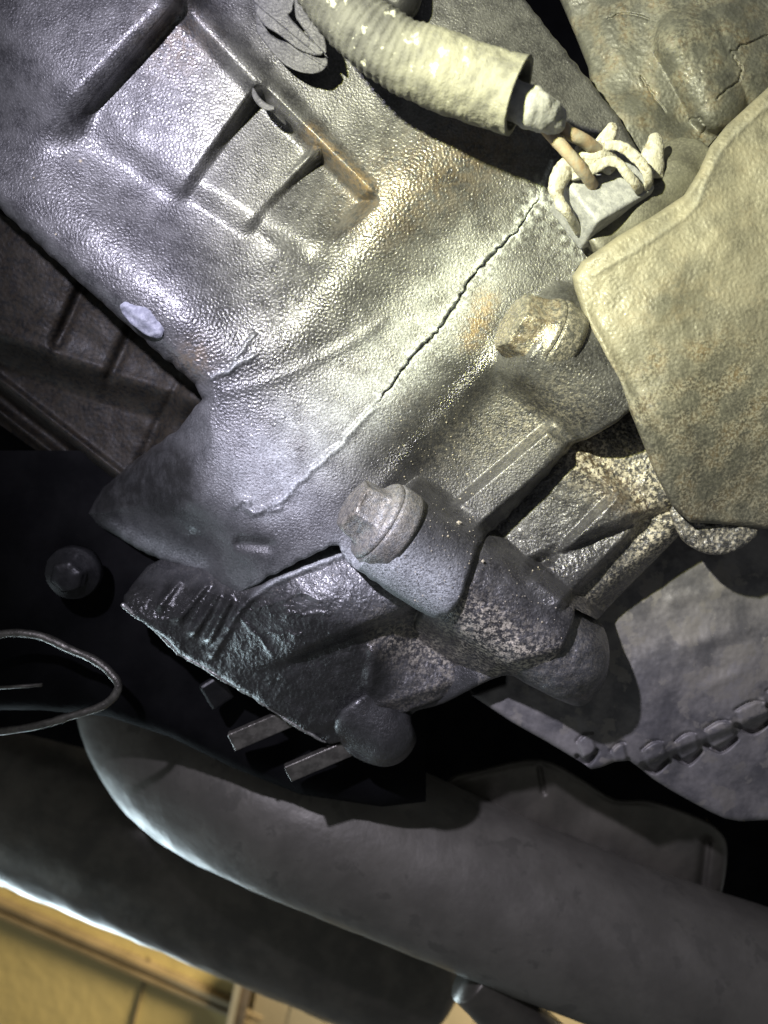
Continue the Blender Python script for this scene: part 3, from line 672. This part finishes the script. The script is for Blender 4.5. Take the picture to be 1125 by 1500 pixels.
# ------------------------------------------------------------------ wiring harness: conduit, taped core and two wires
har = thing('wiring_harness', W(600, 90, 200), 'thick dusty grey corrugated conduit with a torn open end and two orange wires', 'conduit')
path = curve([(440, -70, 172), (484, -8, 172), (530, 42, 172), (590, 82, 170), (650, 106, 168), (705, 126, 166), (760, 142, 176)], 30)
pp = np.array(path); n = len(pp); wall_ = [43.5] * n
rad = []
for i in range(n):
    u = i / (n - 1); wob = 1.0 * (1 - 0.9 * max(0, min(1, (u - 0.40) / 0.25)))
    r = 33.5 + 8.4 * min(1, u / 0.6) + wob * math.sin(i * 2 * math.pi / 5.0) + (3.0 if u > 0.95 else 0) * (u - 0.95) * 20 + 1.5 * math.sin(min(1, max(0, (u - 0.5) / 0.5)) * math.pi)
    rad.append(r)
inner = [tuple(pp[i]) for i in range(n - 1, int(n * 0.80), -1)]
path_all = [tuple(p) for p in pp] + inner
o = sweep('conduit', path_all, rad + [r - 7 for r in rad[::-1]][:len(inner)], M_HOSE, har, 64, True, 2.0, 18, seed=4, fold=n)
mud = np.repeat([float(np.clip((min(i, n - 1) / (n - 1) - 0.42) / 0.25, 0, 1)) for i in range(len(path_all))], 64)
attr_fill(o, mud=mud)
core = curve([(700, 126, 170), (742, 142, 172), (774, 156, 168), (798, 168, 156), (814, 178, 140)], 8)
sweep('tape_wrap', core, [22 + 1.0 * math.sin(i * 0.45) - (0.7 * (i - 24) if i > 24 else 0) for i in range(len(core))], M_TAPE, har, 40, True, 2.6, 11, seed=12)
sweep('wire', curve([(788, 166, 140), (812, 178, 136), (836, 196, 128), (858, 208, 116), (878, 224, 96), (890, 236, 84)], 8), 8.5, M_WIRE, har, 16, True, 0.6, 9)
sweep('wire', curve([(786, 172, 138), (806, 196, 134), (830, 222, 126), (848, 244, 116), (862, 262, 98), (868, 272, 84)], 8), 8.0, M_WIRE, har, 16, True, 0.6, 9)
# second dark hose crossing behind the conduit at the top
tag(sweep('rubber_hose', curve([(520, -60, 60), (560, -20, 60), (590, 6, 58), (600, -30, 40)], 8), 22, M_BLACK, None, 20), 'short black rubber hose tucked behind the conduit at the top edge', 'hose')

# ------------------------------------------------------------------ plastic tree clip under the conduit, and loose flap by the rib
clip = thing('cable_clip', W(425, 55, 40), 'torn charcoal plastic cable clip with curved fins under the conduit', 'cable clip')
def fin(poly, hb, tiltx, tilty, label=None, name='fin', parent=clip, lay=()):
    xs = [p[0] for p in poly]; ys = [p[1] for p in poly]
    X, Y = grid(min(xs) - 4, max(xs) + 4, min(ys) - 4, max(ys) + 4, 1.0)
    sd = sdf(X, Y, [tuple(p) for p in curve(poly, 5, True)])
    H = tiltx * (X - X.mean()) + tilty * (Y - Y.mean()) - rnd(sd, 3) + 0.3 * band(X.shape, 1.0, 6) + 0.8 * band(X.shape, 1.0, 30)
    for a, b, w in lay:
        _, _, s = seg(X, Y, a, b); H = H + w * sstep(-1.5, 1.5, s)
    o = relief(name, X, Y, H, M_FIN, hb, sd, float(H.min()) - 6, parent)
    return o
fin([(374, -30), (432, -30), (429, 14), (424, 24), (450, 52), (474, 74), (466, 82), (440, 74), (410, 52), (384, 34), (372, 6)], 74, 0.15, -0.1, lay=(((380, 10), (440, 60), -3),))
fin([(378, 20), (396, 50), (430, 66), (462, 78), (479, 86), (478, 98), (466, 107), (444, 107), (416, 94), (392, 68), (376, 44)], 60, 0.1, 0.1, lay=(((385, 40), (450, 82), -3),))
fin([(434, -30), (452, -30), (458, 20), (474, 50), (478, 78), (462, 64), (440, 36), (432, 18)], 84, 0.1, 0)
flap = fin([(371, 128), (380, 142), (392, 152), (402, 156), (400, 162), (388, 161), (376, 152), (369, 138)], 50, 0.25, 0.2, name='plastic_flap', parent=None)
tag(flap, 'small curled plastic flap wedged beside the slanting rib above the second pad', 'plastic flap')

# ------------------------------------------------------------------ dark engine block in the recess at the left
X, Y = grid(-130, 330, 260, 770, 1.8)
H = rbf(X, Y, [(-100, 300, -10), (-100, 420, -16), (0, 400, -10), (60, 420, -10), (60, 490, -22), (0, 500, -34), (140, 480, -18), (160, 520, -24), (220, 530, -22), (230, 560, -26), (280, 580, -10), (150, 600, -44), (60, 560, -44), (-60, 600, -50), (0, 650, -60), (120, 680, -50), (220, 640, -40), (260, 640, -30)])
for (a, b, dr) in (((118, 420), (82, 500), 16), ((192, 478), (160, 550), 12), ((268, 560), (200, 690), -14)):
    d, t, s = seg(X, Y, a, b); H = H - dr * sstep(-9, 9, -s) * (1 - sstep(60, 130, t)) - 10 * bump(d, 10)
_, _, s = seg(X, Y, (-60, 480), (225, 575)); H = H - 62 * sstep(-16, 40, s) + 5 * bump(s + 6, 12)
d, _, s = seg(X, Y, (-60, 515), (168, 694)); H = H + 10 * bump(s + 5, 6) - 40 * sstep(0, 14, s)
d, _, s = seg(X, Y, (-60, 562), (118, 700)); H = H + 22 * bump(s + 4, 8)
sdF = sdf(X, Y, [(-200, 200), (330, 500), (330, 600), (170, 700), (118, 706), (-60, 580), (-200, 480)])
H = H + 0.15 * band(X.shape, 1.8, 8) + 0.4 * band(X.shape, 1.8, 40)
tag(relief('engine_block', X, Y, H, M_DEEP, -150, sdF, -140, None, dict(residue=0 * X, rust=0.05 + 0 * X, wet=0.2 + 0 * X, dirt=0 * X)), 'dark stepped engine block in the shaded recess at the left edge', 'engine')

# ------------------------------------------------------------------ black steel bracket, its bolt and added shade sheet at the lower left
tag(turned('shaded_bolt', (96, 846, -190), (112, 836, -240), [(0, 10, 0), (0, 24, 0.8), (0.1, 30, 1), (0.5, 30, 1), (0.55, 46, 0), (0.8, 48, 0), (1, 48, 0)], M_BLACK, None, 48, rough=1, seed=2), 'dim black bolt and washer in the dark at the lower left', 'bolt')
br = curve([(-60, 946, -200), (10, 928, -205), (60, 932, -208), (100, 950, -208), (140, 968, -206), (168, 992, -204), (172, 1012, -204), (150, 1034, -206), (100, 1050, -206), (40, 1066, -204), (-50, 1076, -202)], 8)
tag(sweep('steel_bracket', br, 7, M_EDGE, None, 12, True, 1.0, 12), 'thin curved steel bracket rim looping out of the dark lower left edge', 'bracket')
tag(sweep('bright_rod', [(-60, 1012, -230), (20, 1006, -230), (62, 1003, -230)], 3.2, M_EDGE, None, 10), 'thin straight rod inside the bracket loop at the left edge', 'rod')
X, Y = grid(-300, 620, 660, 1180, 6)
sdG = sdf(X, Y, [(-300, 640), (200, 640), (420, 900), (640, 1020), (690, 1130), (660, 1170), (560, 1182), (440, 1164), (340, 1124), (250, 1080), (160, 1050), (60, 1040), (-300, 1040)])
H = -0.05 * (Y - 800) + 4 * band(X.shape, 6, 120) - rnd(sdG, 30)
tag(relief('shade_sheet', X, Y, H, M_VOID, -300, sdG, -60), 'black sheet added as shade behind the bracket and edge lip', 'shade sheet')  # added black sheet: fills the dark gap and shades the pipe
ub = block('dark_backing', (600, 420, -1250), (2600 * 2.2, 1500 * 2.2, 60), 14, M_VOID, None, 0); tag(ub, kind='structure')  # added black backing so gaps between the parts read as shade

# ------------------------------------------------------------------ grey transfer case at the lower right with a torn edge of teeth
X, Y = grid(680, 1210, 760, 1230, 1.7)
H = rbf(X, Y, [(700, 1020, -20), (760, 1060, -14), (860, 1000, 0), (900, 900, 0), (960, 860, 6), (1000, 980, 10), (1080, 900, 14), (1180, 860, 10), (1060, 1020, 6), (1180, 980, 8), (960, 1060, -2), (900, 1100, -8), (1000, 1120, -24), (1100, 1120, -26), (1180, 1100, -26), (1060, 1180, -40), (1180, 1180, -44), (850, 1120, -14), (700, 800, 0), (800, 800, 0)])
teeth = [(860, 1092, 34), (908, 1106, 30), (960, 1104, 44), (1008, 1092, 44), (1056, 1074, 54), (1104, 1046, 60), (1150, 1018, 60), (1194, 990, 60)]
for i, (tx, ty, w) in enumerate(teeth):
    u = (X - tx) * 0.88 - (Y - ty) * 0.47; v = (X - tx) * 0.47 + (Y - ty) * 0.88
    inside = sstep(0, 6, w * 0.42 - np.abs(u + 0.25 * v)) * sstep(0, 6, 17 - np.abs(v))
    H = H + inside * (5 + 0.14 * v) - 2 * (1 - inside) * bump(np.hypot(u, v - 20), 16)
    d, _ = pline(X, Y, curve([(tx - w * 0.42, ty + 16), (tx, ty + 26), (tx + w * 0.42, ty + 8)], 4)); H = H - 12 * (1 - sstep(1.5, 5.0, d))
    d, _ = pline(X, Y, curve([(tx - w * 0.46, ty - 6), (tx - w * 0.1, ty - 18), (tx + w * 0.22, ty - 18)], 4)); H = H - 5 * (1 - sstep(0.8, 3.0, d))
d, _ = pline(X, Y, jag([(920, 1114), (960, 1126), (1010, 1112), (1062, 1098), (1110, 1066), (1200, 1018)], 4, 4, 8)); 
_, _, s = seg(X, Y, (900, 1130), (1200, 1010)); H = H - 16 * sstep(0, 16, s)
sdI = sdf(X, Y, [(690, 1018), (740, 1000), (760, 760), (1300, 760), (1300, 1230), (1125, 1201), (1085, 1203), (1062, 1199), (1040, 1189), (1012, 1174), (985, 1159), (958, 1142), (938, 1126), (922, 1114), (900, 1116), (880, 1124), (866, 1127), (852, 1117), (800, 1086), (750, 1058)])
H = H - rnd(sdI, 8) + 0.12 * band(X.shape, 1.7, 12) + 0.22 * band(X.shape, 1.7, 34) + 1.2 * band(X.shape, 1.7, 110)
for a, b in (((985, 880), (1125, 850)), ((1000, 945), (1090, 925)), ((1040, 1005), (1080, 985))):
    d, _ = pline(X, Y, jag([a, b], 3, 4, a[0])); H = H + 3 * bump(d, 10)
tag(relief('transfer_case', X, Y, H, M_PLATE, -190, sdI, -70), 'dull grey scuffed case at lower right with a row of torn teeth', 'transfer case')
# dim heat-shield bracket between it and the exhaust
X, Y = grid(640, 1130, 1080, 1400, 2.5)
H = rbf(X, Y, [(660, 1160, -20), (740, 1150, 0), (800, 1160, 6), (860, 1180, -4), (900, 1180, 8), (960, 1180, 16), (1030, 1210, 10), (1000, 1280, 6), (800, 1250, 0), (900, 1350, -10), (1080, 1380, -30)])
d, _, s = seg(X, Y, (790, 1125), (796, 1160)); H = H - 8 * bump(d, 4)
d, _, s = seg(X, Y, (1035, 1235), (1028, 1300)); H = H - 12 * bump(d, 7)
sdJ = sdf(X, Y, [tuple(p) for p in curve([(650, 1150), (700, 1128), (790, 1112), (850, 1140), (900, 1170), (950, 1172), (1010, 1192), (1052, 1215), (1066, 1250), (1050, 1330), (1000, 1420), (640, 1420), (620, 1250)], 4, True)])
H = H - rnd(sdJ, 14) + 0.4 * band(X.shape, 2.5, 50)
tag(relief('support_bracket', X, Y, H, M_SHIELD, -620, sdJ, -60), 'dim dented bracket between the grey case and the exhaust pipe', 'bracket')

# ------------------------------------------------------------------ exhaust: near pipe with its elbow, far pipe behind it
k = lambda h: 1 - h / F
pth = curve([(255, 840, -990), (228, 940, -910), (240, 1040, -830), (300, 1120, -730), (425, 1182, -630), (600, 1255, -610), (800, 1338, -590), (1000, 1415, -570), (1300, 1510, -550)], 14)
ex = sweep('exhaust_pipe', pth, [114 * k(p[2]) * (1 + 0.04 * math.exp(-((i - 60) / 20) ** 2)) for i, p in enumerate(pth)], M_PIPE, None, 96, True, 1.6, 60)
tag(ex, 'broad weathered exhaust pipe sweeping across the bottom with a bright elbow edge', 'exhaust pipe')
pth = curve([(-420, 975, -1560), (-180, 1062, -1550), (40, 1148, -1540), (220, 1222, -1530), (400, 1298, -1520), (520, 1348, -1510), (600, 1384, -1520), (650, 1408, -1540)], 14)
rr = [128 * k(p[2]) for p in pth]
for i in range(1, 22): rr[-i] *= math.sqrt(max(0.02, 1 - ((21 - i) / 21.5) ** 3)) if i < 21 else 1
sh = sweep('exhaust_silencer', pth, rr, M_SHIELD, None, 96, True, 2.5, 40, seed=3)
tag(sh, 'dark rounded silencer behind the near exhaust pipe with crinkled lower seam', 'silencer')
seam = curve([(-80, 1256, -1490), (0, 1286, -1490), (50, 1306, -1490), (110, 1329, -1490), (170, 1352, -1490), (240, 1378, -1490), (300, 1399, -1490)], 10)
o = sweep('seam_lip', seam, [(7 + 3 * math.sin(i * 1.3) + 1.5 * math.sin(i * 2.9)) * 2 for i in range(len(seam))], M_PIPE, sh, 14, True, 3, 14)
tag(sweep('tail_pipe', curve([(690, 1430, -560), (740, 1480, -560), (820, 1550, -560), (900, 1620, -560)], 8), 60, M_SHIELD, None, 48, True, 1.0, 30), 'short dark pipe stub under the near exhaust pipe at the bottom', 'pipe')

# ------------------------------------------------------------------ garage wall far below, out of focus
WH = -5600.0; kk = k(WH)
wall = block('garage_wall', (60, 1610, WH), (2600 * kk, 900 * kk, 200), 23.5, M_WALL, None, 0); tag(wall, kind='structure')
for (c, w, t) in (((165, 1392, WH + 140), 8, 'trim'), ((158, 1403, WH + 140), 6, 'trim'),):
    block('wall_trim', c, (470 * kk, w * kk, 120), 23.5, M_TRIM, wall, 4)
block('wall_groove', (205, 1462, WH + 110), (3 * kk, 120 * kk, 40), 14, M_TRIM, wall, 2)
post = block('door_post', (352, 1475, WH + 240), (20 * kk, 120 * kk, 200), 12, M_POST, None, 6); tag(post, 'dark brown post between the yellow wall and the beige door', 'post')
block('post_strip', (342, 1475, WH + 345), (9 * kk, 120 * kk, 20), 12, M_DOOR, post, 3)
door = thing('garage_door', W(500, 1480, WH + 200), 'beige ribbed garage door right of the dark post, out of focus', 'door')
for i in range(11):
    block('door_panel', (390 + i * 54, 1510 + i * 3, WH + 160 + 8 * (i % 2)), (51.5 * kk, 420 * kk, 60), 12, M_DOOR, door, 10)
block('door_backing', (660, 1520, WH + 60), (640 * kk, 430 * kk, 40), 12, M_POST, door, 4)
tag(block('wall_column', (1085, 1255, WH + 600), (60 * kk, 260 * kk, 200), 6, M_WALL, None, 6), 'yellow wall column glimpsed past the grey case at the right edge', 'column')
tag(block('dark_cabinet', (1150, 1250, WH + 900), (70 * kk, 130 * kk, 200), 6, M_POST, None, 6), 'dark cabinet edge at the right border past the grey case', 'cabinet')

# ------------------------------------------------------------------ grit lying on the castings
def surf(XX, YY, HH, x, y):
    st = XX[0, 1] - XX[0, 0]; return HH[int((y - YY[0, 0]) / st), int((x - XX[0, 0]) / st)]
r = random.Random(5); V = []; Fc = []
octv = [(1, 0, 0), (-1, 0, 0), (0, 1, 0), (0, -1, 0), (0, 0, 1), (0, 0, -1)]; octf = [(0, 2, 4), (2, 1, 4), (1, 3, 4), (3, 0, 4), (2, 0, 5), (1, 2, 5), (3, 1, 5), (0, 3, 5)]
def put_grit(x, y, h, s):
    b = len(V)
    for o in octv:
        V.append(((x + o[0] * s * r.uniform(.6, 1.2) - 562.5) * S, (750 - y + o[1] * s * r.uniform(.6, 1.2)) * S, -(F - h - o[2] * s * 0.6) * S))
    Fc.extend([tuple(b + i for i in f) for f in octf])
for _ in range(420):
    x = r.gauss(655, 60); y = r.gauss(740, 75)
    if 480 < x < 840 and 560 < y < 900 and sdf(np.array([[x]]), np.array([[y]]), outA)[0, 0] > 12:
        put_grit(x, y, surf(XA, YA, HA, x, y) + 0.4, min(2.0, 0.5 + r.expovariate(3.2)))
for _ in range(160):
    x = r.gauss(800, 70); y = r.gauss(850, 60)
    if 690 < x < 930 and 690 < y < 960 and sdf(np.array([[x]]), np.array([[y]]), outB)[0, 0] > 8 and sdf(np.array([[x]]), np.array([[y]]), outA)[0, 0] < -4:
        put_grit(x, y, surf(XB, YB, HB, x, y) + 0.3, min(1.8, 0.5 + r.expovariate(3.2)))
for (x, y, s) in ((122, 241, 3.4), (670, 765, 4.5), (600, 738, 3), (703, 820, 3), (60, 270, 1.5), (90, 350, 1.6)):
    put_grit(x, y, surf(XA, YA, HA, x, y) + 0.8, s)
g = mesh('grit', np.array(V), Fc, M_GRIT, None, None, False); tag(g, 'pale grit scattered over the oily castings around the bolts', 'grit', kind='stuff')
for o in bpy.data.objects:
    if '_at' in o: del o['_at']
